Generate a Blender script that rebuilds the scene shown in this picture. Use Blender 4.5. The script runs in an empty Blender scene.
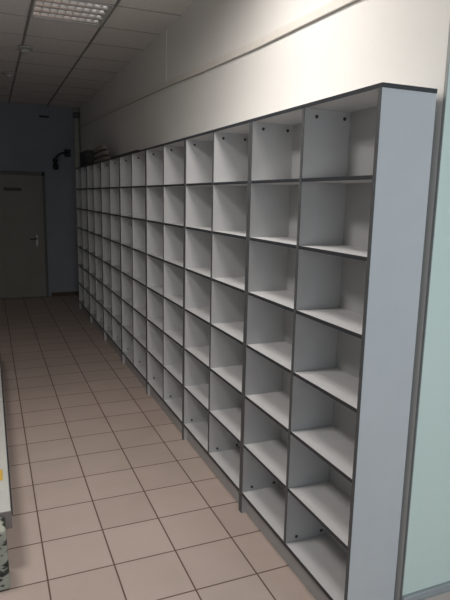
import bpy, bmesh, math, random
from mathutils import Vector, Matrix
random.seed(4)
S = bpy.context.scene
C = S.collection

# ------------------------------------------------------------------ materials
def new_mat(name):
    m = bpy.data.materials.new(name); m.use_nodes = True
    nt = m.node_tree
    return m, nt, nt.nodes['Principled BSDF'], nt.nodes, nt.links

def paint(name, col, rough=.5, var=.04, scale=6, bump=0.0, bscale=120, spec=.5, metal=0.0):
    """plain coloured surface with a faint mottle and grain"""
    m, nt, b, N, L = new_mat(name)
    tc = N.new('ShaderNodeTexCoord')
    nz = N.new('ShaderNodeTexNoise'); nz.inputs['Scale'].default_value = scale; nz.inputs['Detail'].default_value = 4
    L.new(tc.outputs['Object'], nz.inputs['Vector'])
    rp = N.new('ShaderNodeValToRGB')
    rp.color_ramp.elements[0].position = .3; rp.color_ramp.elements[1].position = .7
    rp.color_ramp.elements[0].color = tuple(c*(1-var) for c in col)+(1,)
    rp.color_ramp.elements[1].color = tuple(min(1, c*(1+var)) for c in col)+(1,)
    L.new(nz.outputs['Fac'], rp.inputs['Fac']); L.new(rp.outputs['Color'], b.inputs['Base Color'])
    b.inputs['Roughness'].default_value = rough; b.inputs['Metallic'].default_value = metal
    b.inputs['Specular IOR Level'].default_value = spec
    if bump:
        n2 = N.new('ShaderNodeTexNoise'); n2.inputs['Scale'].default_value = bscale; n2.inputs['Detail'].default_value = 3
        L.new(tc.outputs['Object'], n2.inputs['Vector'])
        bp = N.new('ShaderNodeBump'); bp.inputs['Strength'].default_value = bump; bp.inputs['Distance'].default_value = .002
        L.new(n2.outputs['Fac'], bp.inputs['Height']); L.new(bp.outputs['Normal'], b.inputs['Normal'])
    return m

TILE, TX, TY = .3, -1.0414, .7954
def floor_mat():
    m, nt, b, N, L = new_mat('ceramic_floor_tiles')
    tc = N.new('ShaderNodeTexCoord')
    mp = N.new('ShaderNodeMapping'); mp.inputs['Location'].default_value = (-TX+30*TILE, -TY+30*TILE, 0)
    L.new(tc.outputs['Object'], mp.inputs['Vector'])
    br = N.new('ShaderNodeTexBrick'); br.offset = 0; br.squash = 1
    br.inputs['Scale'].default_value = 1; br.inputs['Brick Width'].default_value = TILE; br.inputs['Row Height'].default_value = TILE
    br.inputs['Mortar Size'].default_value = .0042; br.inputs['Mortar Smooth'].default_value = .25
    br.inputs['Color1'].default_value = (.44, .36, .325, 1); br.inputs['Color2'].default_value = (.48, .395, .357, 1)
    br.inputs['Mortar'].default_value = (.13, .085, .065, 1)
    L.new(mp.outputs['Vector'], br.inputs['Vector'])
    nz = N.new('ShaderNodeTexNoise'); nz.inputs['Scale'].default_value = 3.5; nz.inputs['Detail'].default_value = 5
    L.new(tc.outputs['Object'], nz.inputs['Vector'])
    rp = N.new('ShaderNodeValToRGB')
    rp.color_ramp.elements[0].color = (.86, .86, .84, 1); rp.color_ramp.elements[1].color = (1.08, 1.06, 1.05, 1)
    L.new(nz.outputs['Fac'], rp.inputs['Fac'])
    mx = N.new('ShaderNodeMix'); mx.data_type = 'RGBA'; mx.blend_type = 'MULTIPLY'; mx.inputs['Factor'].default_value = 1
    L.new(br.outputs['Color'], mx.inputs['A']); L.new(rp.outputs['Color'], mx.inputs['B'])
    L.new(mx.outputs['Result'], b.inputs['Base Color'])
    mr = N.new('ShaderNodeMapRange'); mr.inputs['To Min'].default_value = .42; mr.inputs['To Max'].default_value = .8
    L.new(br.outputs['Fac'], mr.inputs['Value']); L.new(mr.outputs['Result'], b.inputs['Roughness'])
    b.inputs['Specular IOR Level'].default_value = .35
    bp = N.new('ShaderNodeBump'); bp.invert = True; bp.inputs['Strength'].default_value = .5; bp.inputs['Distance'].default_value = .002
    L.new(br.outputs['Fac'], bp.inputs['Height']); L.new(bp.outputs['Normal'], b.inputs['Normal'])
    return m

def glass_mat():
    m, nt, b, N, L = new_mat('frosted_green_glass')
    tc = N.new('ShaderNodeTexCoord'); nz = N.new('ShaderNodeTexNoise'); nz.inputs['Scale'].default_value = 2.2
    L.new(tc.outputs['Object'], nz.inputs['Vector'])
    rp = N.new('ShaderNodeValToRGB')
    rp.color_ramp.elements[0].color = (.71, .83, .755, 1); rp.color_ramp.elements[1].color = (.75, .86, .79, 1)
    L.new(nz.outputs['Fac'], rp.inputs['Fac']); L.new(rp.outputs['Color'], b.inputs['Base Color'])
    b.inputs['Roughness'].default_value = .45
    b.inputs['Transmission Weight'].default_value = .15
    return m

def print_mat():
    """faded newsprint: broken dark bars like rows of headlines over grey-green paper"""
    m, nt, b, N, L = new_mat('printed_paper')
    tc = N.new('ShaderNodeTexCoord')
    mp = N.new('ShaderNodeMapping'); mp.inputs['Scale'].default_value = (22, 14, 42)
    L.new(tc.outputs['Object'], mp.inputs['Vector'])
    vo = N.new('ShaderNodeTexVoronoi'); vo.distance = 'MANHATTAN'; vo.inputs['Scale'].default_value = 1
    L.new(mp.outputs['Vector'], vo.inputs['Vector'])
    nz = N.new('ShaderNodeTexNoise'); nz.inputs['Scale'].default_value = 14; nz.inputs['Detail'].default_value = 6
    L.new(tc.outputs['Object'], nz.inputs['Vector'])
    ad = N.new('ShaderNodeMath'); ad.operation = 'MULTIPLY'
    L.new(vo.outputs['Distance'], ad.inputs[0]); L.new(nz.outputs['Fac'], ad.inputs[1])
    rp = N.new('ShaderNodeValToRGB'); rp.color_ramp.interpolation = 'LINEAR'
    e = rp.color_ramp.elements
    e[0].position = .22; e[0].color = (.02, .025, .02, 1); e[1].position = .36; e[1].color = (.36, .37, .31, 1)
    L.new(ad.outputs[0], rp.inputs['Fac']); L.new(rp.outputs['Color'], b.inputs['Base Color'])
    b.inputs['Roughness'].default_value = .6
    return m

def emit_mat(name, col, k):
    m, nt, b, N, L = new_mat(name)
    b.inputs['Base Color'].default_value = (.8, .8, .8, 1)
    b.inputs['Emission Color'].default_value = col+(1,); b.inputs['Emission Strength'].default_value = k
    return m

M = dict(
    floor=floor_mat(),
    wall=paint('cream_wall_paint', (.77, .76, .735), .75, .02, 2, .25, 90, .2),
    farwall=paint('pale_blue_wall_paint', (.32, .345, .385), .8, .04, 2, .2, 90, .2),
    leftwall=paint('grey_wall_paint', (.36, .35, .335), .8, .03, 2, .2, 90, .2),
    ceil=paint('mineral_fibre_ceiling_tile', (.80, .775, .755), .9, .05, 30, .5, 260, .1),
    grid=paint('ceiling_grid_metal', (.27, .26, .25), .6, .03, 10),
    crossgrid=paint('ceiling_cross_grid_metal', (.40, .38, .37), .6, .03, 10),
    lam=paint('pale_grey_laminate', (.535, .54, .548), .5, .018, 9, .08, 300, .35),
    edge=paint('dark_grey_edge_band', (.030, .034, .040), .45, .1, 20, spec=.4),
    softedge=paint('grey_edge_band', (.08, .085, .09), .45, .1, 20, spec=.4),
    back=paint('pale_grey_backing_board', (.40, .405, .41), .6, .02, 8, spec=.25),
    kick=paint('grey_kick_board', (.38, .38, .385), .55, .04, 9, .1, 200, .3),
    cap=paint('brown_bolt_cap', (.045, .035, .03), .4, .1, 50),
    glass=glass_mat(),
    alu=paint('matt_grey_aluminium', (.42, .45, .47), .38, .04, 12, metal=.35),
    gasket=paint('grey_rubber_gasket', (.30, .32, .31), .6, .1, 20),
    plinthdark=paint('brown_grey_board', (.25, .21, .195), .6, .05, 9),
    plinth=paint('beige_plinth', (.50, .44, .40), .5, .04, 9),
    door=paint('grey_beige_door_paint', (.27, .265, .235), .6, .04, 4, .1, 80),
    doorframe=paint('dark_door_frame_paint', (.13, .14, .135), .6, .05, 4),
    dark=paint('black_plastic', (.018, .02, .022), .5, .1, 30),
    plate=paint('dark_sign_plate', (.035, .035, .032), .5, .1, 20),
    steel=paint('brushed_steel', (.30, .29, .28), .35, .05, 40, metal=.9),
    brown=paint('brown_baseboard', (.10, .075, .06), .6, .1, 10),
    white=paint('white_plastic', (.45, .45, .42), .45, .02, 12),
    trunk=paint('cream_plastic_trunking', (.72, .69, .64), .5, .02, 12),
    pipe=paint('pale_pipe_paint', (.55, .56, .50), .5, .03, 12),
    reflector=paint('polished_louvre_aluminium', (.80, .79, .78), .22, .02, 30, metal=.95),
    lampwhite=paint('white_lamp_enamel', (.66, .65, .64), .4, .02, 12),
    tube=paint('unlit_fluorescent_tube', (.72, .72, .72), .3, .01, 12),
    tube_lit=emit_mat('lit_fluorescent_tube', (1, .93, .84), 6),
    bench=paint('pale_bench_laminate', (.47, .475, .45), .5, .03, 9),
    sticker=paint('yellow_sticker', (.55, .36, .06), .5, .05, 20),
    cloth=paint('pale_canvas_bundle', (.27, .25, .225), .85, .08, 25, .6, 200, .1),
    board=paint('dark_hardboard', (.05, .042, .036), .6, .1, 14),
    carton=paint('dark_carton', (.045, .045, .045), .7, .15, 8),
    printed=print_mat(),
)

# ------------------------------------------------------------------ mesh helpers
def box(bm, x0, x1, y0, y1, z0, z1, bev=0.0, seg=2):
    t = bmesh.new()
    vs = [t.verts.new(v) for v in ((x0,y0,z0),(x1,y0,z0),(x1,y1,z0),(x0,y1,z0),(x0,y0,z1),(x1,y0,z1),(x1,y1,z1),(x0,y1,z1))]
    for f in ((0,3,2,1),(4,5,6,7),(0,1,5,4),(1,2,6,5),(2,3,7,6),(3,0,4,7)): t.faces.new([vs[i] for i in f])
    if bev: bmesh.ops.bevel(t, geom=t.edges[:], offset=bev, segments=seg, affect='EDGES', profile=.5)
    me = bpy.data.meshes.new('tmp'); t.to_mesh(me); t.free(); bm.from_mesh(me); bpy.data.meshes.remove(me)

def tube(bm, pts, r, n=14, cap=True, rz=None):
    """sweep a round (or flattened) section along points"""
    pts = [Vector(p) for p in pts]; rings = []
    rs = r if isinstance(r, (list, tuple)) else [r]*len(pts)
    for i, p in enumerate(pts):
        d = (pts[min(i+1, len(pts)-1)]-pts[max(i-1, 0)]).normalized()
        a = Vector((0,0,1)) if abs(d.z) < .9 else Vector((1,0,0))
        u = d.cross(a).normalized(); v = u.cross(d).normalized()
        k = rz or 1
        rings.append([bm.verts.new(p+u*math.cos(2*math.pi*j/n)*rs[i]+v*math.sin(2*math.pi*j/n)*rs[i]*k) for j in range(n)])
    for a, b in zip(rings, rings[1:]):
        for j in range(n): bm.faces.new((a[j], a[(j+1)%n], b[(j+1)%n], b[j])).smooth = True
    if cap:
        bm.faces.new(rings[0][::-1]); bm.faces.new(rings[-1])

def obj(name, bm, mat, parent=None):
    bmesh.ops.recalc_face_normals(bm, faces=bm.faces[:])
    me = bpy.data.meshes.new(name); bm.to_mesh(me); bm.free()
    me.materials.append(M[mat])
    o = bpy.data.objects.new(name, me); C.objects.link(o)
    if parent: o.parent = parent
    return o

def boxobj(name, mat, parent, *a, **k):
    bm = bmesh.new(); box(bm, *a, **k); return obj(name, bm, mat, parent)

def tag(o, label, cat, group=None):
    o['label'] = label; o['category'] = cat
    if group: o['group'] = group
    return o

def thing(name, label, cat, loc=(0,0,0), group=None):
    o = bpy.data.objects.new(name, None); o.empty_display_size = .05; C.objects.link(o); o.location = loc
    return tag(o, label, cat, group)

def struct(name, bm, mat):
    o = obj(name, bm, mat); o['kind'] = 'structure'; return o

# ------------------------------------------------------------------ the setting
WX, CZ, FY, NY, LX, RX = .25, 3.10, 8.15, -3.7, -2.6, 2.2
bm = bmesh.new(); box(bm, LX-.1, RX+.1, NY-.1, FY+.1, -.1, 0); struct('floor', bm, 'floor')
P = .572; GX, GY = -.255, 2.88
LAMPX = GX-P/2
FILLX, LITY = LAMPX-2*P, GY+P/2-4*P
q = P/2-.006
bm = bmesh.new()
def holed(x0, x1, holes):
    ys = [NY-.1]+[v for c in holes for v in (c-q, c+q)]+[FY+.1]
    for a, b in zip(ys[::2], ys[1::2]): box(bm, x0, x1, a, b, CZ, CZ+.12)
box(bm, LX-.1, FILLX-q, NY-.1, FY+.1, CZ, CZ+.12)
holed(FILLX-q, FILLX+q, [LITY])
box(bm, FILLX+q, LAMPX-q, NY-.1, FY+.1, CZ, CZ+.12)
holed(LAMPX-q, LAMPX+q, [LITY, GY+P/2])
box(bm, LAMPX+q, RX+.1, NY-.1, FY+.1, CZ, CZ+.12)
box(bm, LX-.1, RX+.1, NY-.1, FY+.1, CZ+.12, CZ+.16)
ceil = struct('ceiling', bm, 'ceil')
bm = bmesh.new()
x = GX-4*P
while x < RX:
    if x > LX: box(bm, x-.010, x+.010, NY, FY, CZ-.006, CZ+.002)
    x += P
obj('grid_runner', bm, 'grid', ceil)
bm = bmesh.new(); y = GY-11*P
while y < FY:
    if y > NY: box(bm, LX, RX, y-.006, y+.006, CZ-.004, CZ+.002)
    y += P
obj('grid_cross_bar', bm, 'crossgrid', ceil)
bm = bmesh.new(); box(bm, WX, WX+.16, .06, FY, 0, CZ); box(bm, WX, WX+.05, -.006, .06, 0, CZ); struct('wall_right', bm, 'wall')
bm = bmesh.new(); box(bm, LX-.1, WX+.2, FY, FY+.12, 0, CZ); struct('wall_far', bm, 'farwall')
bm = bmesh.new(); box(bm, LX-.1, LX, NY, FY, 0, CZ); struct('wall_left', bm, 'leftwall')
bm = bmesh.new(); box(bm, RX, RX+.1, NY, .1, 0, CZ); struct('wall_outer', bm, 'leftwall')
# unseen wall behind the photographer; its windows are added to light the scene
ADDED_WINS = [(-2.25, -.65), (.45, 2.05)]; wz0, wz1 = .80, 2.60
bm = bmesh.new()
xs = [LX]+[v for w in ADDED_WINS for v in w]+[RX]
for a, b in zip(xs[::2], xs[1::2]): box(bm, a, b, NY-.1, NY, 0, CZ)
for a, b in ADDED_WINS: box(bm, a, b, NY-.1, NY, 0, wz0); box(bm, a, b, NY-.1, NY, wz1, CZ)
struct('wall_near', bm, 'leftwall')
for n, (wx0, wx1) in enumerate(ADDED_WINS):
    bm = bmesh.new()
    for a in ((wx0, wx0+.06), (wx1-.06, wx1), ((wx0+wx1)/2-.03, (wx0+wx1)/2+.03)): box(bm, a[0], a[1], NY-.08, NY-.02, wz0, wz1)
    for a in ((wz0, wz0+.06), (wz1-.06, wz1)): box(bm, wx0, wx1, NY-.08, NY-.02, a[0], a[1])
    struct('window_%d' % (n+2), bm, 'white')  # frame added out of view around a daylight fill
bm = bmesh.new(); box(bm, -.37+.08, WX-.001, FY-.012, FY, 0, .07); struct('baseboard_far', bm, 'brown')

# frosted glass partition closing off the space beside the shelving
bm = bmesh.new()
box(bm, .251, RX, -.030, -.007, .118, .148, .004)         # bottom rail
box(bm, .251, RX, -.030, -.007, CZ-.05, CZ)                # head
w1 = struct('window_1', bm, 'alu')
boxobj('pane', 'glass', w1, .253, RX, -.019, -.008, .148, CZ-.05)
bm = bmesh.new()
box(bm, .25, .253, -.019, -.007, .118, CZ-.05); box(bm, .251, RX, -.028, -.007, .108, .118); box(bm, .253, RX, -.022, -.019, .148, .152)
obj('gasket', bm, 'gasket', w1)
bm = bmesh.new(); box(bm, .251, RX, -.026, -.007, 0, .108); struct('trim_1', bm, 'plinth')

# door in the far wall
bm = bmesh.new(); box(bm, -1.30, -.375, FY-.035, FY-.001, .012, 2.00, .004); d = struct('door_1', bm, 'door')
bm = bmesh.new(); box(bm, -.375, -.335, FY-.03, FY, 0, 2.06); box(bm, -1.37, -1.30, FY-.03, FY, 0, 2.06); box(bm, -1.37, -.335, FY-.03, FY, 2.0, 2.06)
obj('door_frame', bm, 'doorframe', d)
bm = bmesh.new(); box(bm, -.512, -.472, FY-.043, FY-.035, .86, 1.05, .003); hp = obj('handle_plate', bm, 'steel', d)
bm = bmesh.new(); tube(bm, [(-.492, FY-.04, .985), (-.492, FY-.085, .985), (-.50, FY-.092, .985), (-.60, FY-.092, .98)], .009); obj('door_handle', bm, 'dark', hp)
boxobj('sign_plate', 'plate', d, -.965, -.70, FY-.042, FY-.035, 1.75, 1.80, bev=.003)

# ------------------------------------------------------------------ bookcases
U, H, D = .9969, 2.090, .228
T = .018; KZ = .1065
SH = [.125+.2785*k for k in range(7)]
def panel(name, root, x0, x1, y0, y1, z0, z1, edges, em='edge'):
    """laminate board (pale) with 2 mm dark edge bands as a sub-part"""
    o = boxobj(name, 'lam', root, x0, x1, y0, y1, z0, z1)
    bm = bmesh.new()
    for e in edges:
        if e == 'front': box(bm, x0-.002, x0, y0, y1, z0, z1)
        if e == 'near': box(bm, x0-.002, x1, y0-.002, y0, z0, z1)
        if e == 'far': box(bm, x0-.002, x1, y1, y1+.002, z0, z1)
    obj('edge_band', bm, em, o)
    return o

def caps(o, yf, xs=(.057, .193), zs=(2.045, .148)):
    for z in zs:
        for x in xs:
            bm = bmesh.new()
            tube(bm, [(x, yf, z), (x, yf-.0025, z), (x, yf-.0035, z)], [.0075, .0075, .005], 16)
            obj('bolt_cap', bm, 'cap', o)

def make_bookcase(label):
    root = thing('bookcase', label, 'bookcase', (0, 0, 0), 'grey open bookcases along the wall')
    g = .0015; y0, y1 = g, U-g; zt = H-.015
    near = panel('side_panel', root, 0, D, y0, y0+T, 0, zt, ['front'], 'softedge')
    far = panel('side_panel', root, 0, D, y1-T, y1, 0, zt, ['front'], 'softedge')
    mid = panel('divider', root, .001, D-.006, U/2-T/2, U/2+T/2, KZ+T, zt, ['front'], 'softedge')
    caps(far, y1-T); caps(mid, U/2-T/2)
    panel('top_panel', root, 0, D, y0, y1, zt, H, ['front', 'near', 'far'])
    panel('bottom_panel', root, .001, D-.006, y0+T, y1-T, KZ, KZ+T, ['front'])
    for k in range(1, 7):
        for a, b in ((y0+T, U/2-T/2), (U/2+T/2, y1-T)):
            panel('shelf', root, .003, D-.006, a, b, SH[k]-.0145, SH[k], ['front'])
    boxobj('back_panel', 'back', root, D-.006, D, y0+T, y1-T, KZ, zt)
    boxobj('kick_plate', 'kick', root, .025, .041, y0+T, y1-T, 0, KZ)
    return root

def copy_tree(o, parent=None):
    c = o.copy(); C.objects.link(c)
    if parent: c.parent = parent
    for ch in list(o.children): copy_tree(ch, c)
    return c

BL = ['grey open bookcase nearest the camera, its pale end panel beside the frosted glass',
      'second grey open bookcase from the frosted glass partition',
      'third grey open bookcase from the glass, left of the brightest wall patch',
      'fourth grey open bookcase from the glass, middle one of the row of seven',
      'fifth grey open bookcase from the glass, under the dark board lying on top',
      'sixth grey open bookcase from the glass, under the stack of pale bundles',
      'farthest grey open bookcase in the row, in the gloom by the far wall']
first = make_bookcase(BL[0])
for k in range(1, 7):
    b = copy_tree(first); b.location = (0, k*U, 0); b['label'] = BL[k]

# ------------------------------------------------------------------ things lying on top of the far bookcases
tag(boxobj('board', 'board', None, .03, .21, 3.42, 4.62, H, H+.022, bev=.003), 'flat dark board lying on top of the bookcases half way along', 'board')
def bundle(z, yc, ln, label, x=.10, r=.048):
    bm = bmesh.new(); n = 13; pts = []; rs = []
    for i in range(n):
        t = i/(n-1)*2-1
        pts.append((x+.006*math.sin(3*t), yc+t*ln/2, z+r*.72)); rs.append(r*(1-abs(t)**6*.55)*(1+.04*math.sin(9*t)))
    tube(bm, pts, rs, 18, rz=.72)
    o = obj('bundle', bm, 'cloth'); tag(o, label, 'bundle', 'pale bundles stacked on the far bookcases')
bundle(H, 5.42, .86, 'rounded pale bundle at the bottom of the stack on the far bookcases')
bundle(H+.07, 5.46, .78, 'rounded pale bundle in the middle of the stack on the far bookcases')
bundle(H+.14, 5.55, .70, 'rounded pale bundle topmost of the stack on the far bookcases')
bm = bmesh.new(); box(bm, .02, .21, 6.05, 6.62, H, H+.20, .006)
ct = tag(obj('carton', bm, 'carton'), 'dark carton on top of the bookcases behind the pale bundles', 'box')

# ------------------------------------------------------------------ right wall fittings
zt = [(.02, 2.520), (.55, 2.546), (1.0, 2.556), (1.45, 2.565), (2.42, 2.605), (3.29, 2.65), (4.68, 2.70), (6.63, 2.77), (FY-.13, 2.80)]
def trunk_run(bm, hh, dp):
  for (ya, za), (yb, zb) in zip(zt, zt[1:]):
    t = bmesh.new()
    h0 = h1 = hh
    vs = [t.verts.new(v) for v in ((WX-dp,ya,za-h0),(WX-.0012,ya,za-h0),(WX-.0012,yb,zb-h0),(WX-dp,yb,zb-h0),(WX-dp,ya,za+h1),(WX-.0012,ya,za+h1),(WX-.0012,yb,zb+h1),(WX-dp,yb,zb+h1))]
    for f in ((0,3,2,1),(4,5,6,7),(0,1,5,4),(1,2,6,5),(2,3,7,6),(3,0,4,7)): t.faces.new([vs[i] for i in f])
    me = bpy.data.meshes.new('t'); t.to_mesh(me); t.free(); bm.from_mesh(me); bpy.data.meshes.remove(me)
bm = bmesh.new(); trunk_run(bm, .020, .016)
ctk = tag(obj('cable_trunking', bm, 'trunk'), 'long cream cable trunking running along the wall above the bookcases', 'trunking')
bm = bmesh.new(); trunk_run(bm, .0245, .004); obj('base_rail', bm, 'crossgrid', ctk)  # added strip that shows as dark seam lines along the trunking edges
bm = bmesh.new(); box(bm, WX-.010, WX, 3.235, 3.262, 2.672, CZ-.008, .003)
tag(obj('cable_cover', bm, 'trunk'), 'short white vertical cable cover from ceiling down to the long trunking', 'trunking')
t = thing('drain_pipe', 'pale vertical pipe in the dim corner where the walls meet', 'pipe', (.19, FY-.07, 0))
bm = bmesh.new(); tube(bm, [(0,0,0), (0,0,CZ)], .045, 20); obj('pipe', bm, 'pipe', t)
bm = bmesh.new(); tube(bm, [(0,0,2.93), (0,0,3.02)], .054, 20); obj('collar', bm, 'doorframe', t)

# ------------------------------------------------------------------ far wall fittings
t = thing('wall_bracket', 'small dark fitting hanging from a bent arm on the far wall', 'bracket', (.04, FY, 2.38))
bm = bmesh.new(); box(bm, -.05, .05, -.02, 0, -.06, .06, .004); obj('mounting_plate', bm, 'dark', t)
bm = bmesh.new(); tube(bm, [(0,-.02,0), (0,-.08,.01), (-.06,-.14,.0), (-.16,-.16,-.04), (-.21,-.16,-.10)], .014, 12); obj('arm', bm, 'dark', t)
bm = bmesh.new(); tube(bm, [(-.21,-.16,-.09), (-.21,-.16,-.11), (-.21,-.16,-.16), (-.21,-.16,-.17)], [.02,.04,.04,.02], 16); hd = obj('fitting_head', bm, 'dark', t)
bm = bmesh.new(); tube(bm, [(-.21,-.16,-.17), (-.21,-.16,-.20), (-.21,-.16,-.26), (-.21,-.16,-.28)], [.02,.045,.045,.025], 16); obj('lower_head', bm, 'dark', hd)
t = thing('alarm_box', 'small dark box high on the far wall above the door', 'alarm', (-.31, FY, 2.96))
bm = bmesh.new(); box(bm, -.06, .06, -.05, -.0, -.02, .06, .006); obj('case', bm, 'farwall', t)
bm = bmesh.new(); box(bm, -.075, .075, -.055, 0, -.045, -.02, .004); obj('mounting_base', bm, 'dark', t)

# ------------------------------------------------------------------ ceiling fittings
def ceiling_lamp(name, x, y, label, lit):
    root = thing(name, label, 'lamp', (x, y, CZ), 'recessed louvre lamps')
    w = P/2-.008; i = w-.014
    bm = bmesh.new()
    for a in ((-w, -i, -w, w), (i, w, -w, w), (-i, i, -w, -i), (-i, i, i, w)): box(bm, a[0], a[1], a[2], a[3], -.007, .085)
    obj('frame', bm, 'lampwhite', root)
    boxobj('reflector_tray', 'lampwhite', root, -i, i, -i, i, .080, .085)
    n = 4
    for k in range(n):
        yc = -i+2*i*(k+.5)/n
        bm = bmesh.new(); tube(bm, [(-i+.01, yc, .055), (i-.01, yc, .055)], .013, 14); obj('tube', bm, 'tube_lit' if lit else 'tube', root)
    for k in range(n+1):                       # curved mirror ridges between the tubes
        yc = -i+2*i*k/n
        prof = [(-.040, .078), (-.026, .050), (-.014, .022), (-.005, .0), (.005, .0), (.014, .022), (.026, .050), (.040, .078)]
        prof = [(min(max(yc+a, -i), i), z) for a, z in prof]
        bm = bmesh.new()
        l = [bm.verts.new((-i, a, z)) for a, z in prof]; r_ = [bm.verts.new((i, a, z)) for a, z in prof]
        for j in range(7): bm.faces.new((l[j], l[j+1], r_[j+1], r_[j])).smooth = True
        bmesh.ops.remove_doubles(bm, verts=bm.verts[:], dist=1e-5)
        obj('mirror_ridge', bm, 'reflector', root)
    bm = bmesh.new()
    for k in range(1, 9):
        xc = -i+2*i*k/9
        box(bm, xc-.001, xc+.001, -i, i, .002, .020)
    obj('louvre', bm, 'reflector', root)
    return root
LAMPX = GX-P/2
ceiling_lamp('ceiling_lamp', LAMPX, GY+P/2, 'square recessed lamp with mirrored louvres in the ceiling at top left', False)
ceiling_lamp('ceiling_lamp', LAMPX, LITY, 'lit square recessed lamp above the first bookcase, nearer than the unlit one', True)
ceiling_lamp('ceiling_lamp', FILLX, LITY, 'lit square recessed lamp farther out from the bookcases than the other lit one', True)  # outer lamp added out of view to spread the fill wider
def detector(x, y, r, label):
    root = thing('smoke_detector', label, 'detector', (x, y, CZ-.006), 'round ceiling detectors')
    bm = bmesh.new(); tube(bm, [(0,0,0), (0,0,-.018)], [r, r], 24); obj('base', bm, 'white', root)
    bm = bmesh.new(); tube(bm, [(0,0,-.018), (0,0,-.028), (0,0,-.05), (0,0,-.06)], [r*.6, r*.75, r*.55, r*.2], 24); obj('sensor_head', bm, 'white', root)
detector(-.80, 4.45, .07, 'small round pale detector on the ceiling, nearer of two beyond the lamp')
detector(-.90, 5.75, .075, 'small round pale detector on the ceiling, farther of two at the left')

# ------------------------------------------------------------------ left edge: low bench and printed pack
t = thing('low_bench', 'low pale bench with a dark edge at the left edge of the floor', 'bench', (-1.40, .926, 0))
bm = bmesh.new(); box(bm, -.25, .222, 0, 3.2, .214, .30, .004); tp = obj('bench_top', bm, 'bench', t)
bm = bmesh.new(); box(bm, .222, .229, .0, 3.2, .275, .302); obj('edge_strip', bm, 'edge', tp)
boxobj('end_panel', 'plinthdark', tp, -.25, .224, -.006, 0, .214, .299)
boxobj('sticker', 'sticker', tp, .13, .195, .30, .42, .30, .3012)
for xx in (-.22, .12):
    for yy in (.14, 3.08): boxobj('leg', 'kick', t, xx, xx+.05, yy, yy+.05, 0, .214)
bm = bmesh.new(); box(bm, -1.52, -1.20, .785, .908, 0, .288, .012, 3)
for v in bm.verts:
    v.co.x += .004*math.sin(40*v.co.z); v.co.y += .006*math.sin(25*v.co.z+9*v.co.x)
tag(obj('printed_pack', bm, 'printed'), 'upright pack covered in black and grey print against the low bench', 'pack')

# ------------------------------------------------------------------ light
def area(name, loc, rot, sx, sy, power, col, spread=180):
    l = bpy.data.lights.new(name, 'AREA'); l.shape = 'RECTANGLE'; l.size = sx; l.size_y = sy
    l.energy = power; l.color = col; l.spread = math.radians(spread)
    o = bpy.data.objects.new(name, l); C.objects.link(o); o.location = loc; o.rotation_euler = rot
    return o
for lx, lw in ((LAMPX, 21), (FILLX, 31)): area('lamp_glow', (lx, LITY, CZ-.002), (0, 0, 0), P-.08, P-.08, lw, (1, .945, .89), 168)  # second entry is the fill of the added outer lamp
for (wx0, wx1), dw in zip(ADDED_WINS, (19, 66)): area('window_daylight', ((wx0+wx1)/2, NY-.09, (wz0+wz1)/2), (math.radians(90), 0, 0), wx1-wx0-.1, wz1-wz0-.1, dw, (.78, .90, .985))  # daylight fill set in the added window openings
W = bpy.data.worlds.new('world'); S.world = W; W.use_nodes = True
W.node_tree.nodes['Background'].inputs['Color'].default_value = (.6, .75, 1, 1)
W.node_tree.nodes['Background'].inputs['Strength'].default_value = .3

# ------------------------------------------------------------------ camera
cx, cy, h, yaw, pit, rol, f = -1.20292, -1.56255, 1.70975, .400648, .181419, .0212245, 556.535
F = Vector((math.sin(yaw)*math.cos(pit), math.cos(yaw)*math.cos(pit), -math.sin(pit)))
R = Vector((math.cos(yaw), -math.sin(yaw), 0)); Up = R.cross(F)
R2 = R*math.cos(rol)+Up*math.sin(rol); U2 = -R*math.sin(rol)+Up*math.cos(rol)
cd = bpy.data.cameras.new('camera'); cam = bpy.data.objects.new('camera', cd); C.objects.link(cam)
m = Matrix.Identity(4)
for i in range(3): m[i][0] = R2[i]; m[i][1] = U2[i]; m[i][2] = -F[i]
m.translation = (cx, cy, h); cam.matrix_world = m
cd.sensor_fit = 'HORIZONTAL'; cd.sensor_width = 36; cd.lens = f/450*36; cd.clip_start = .05
S.camera = cam

S.view_settings.view_transform = 'Standard'; S.view_settings.look = 'None'
S.view_settings.gamma = 1; S.view_settings.use_curve_mapping = False
S.view_settings.exposure = -0.06
S.cycles.max_bounces = 8; S.cycles.diffuse_bounces = 5
S.cycles.use_denoising = True
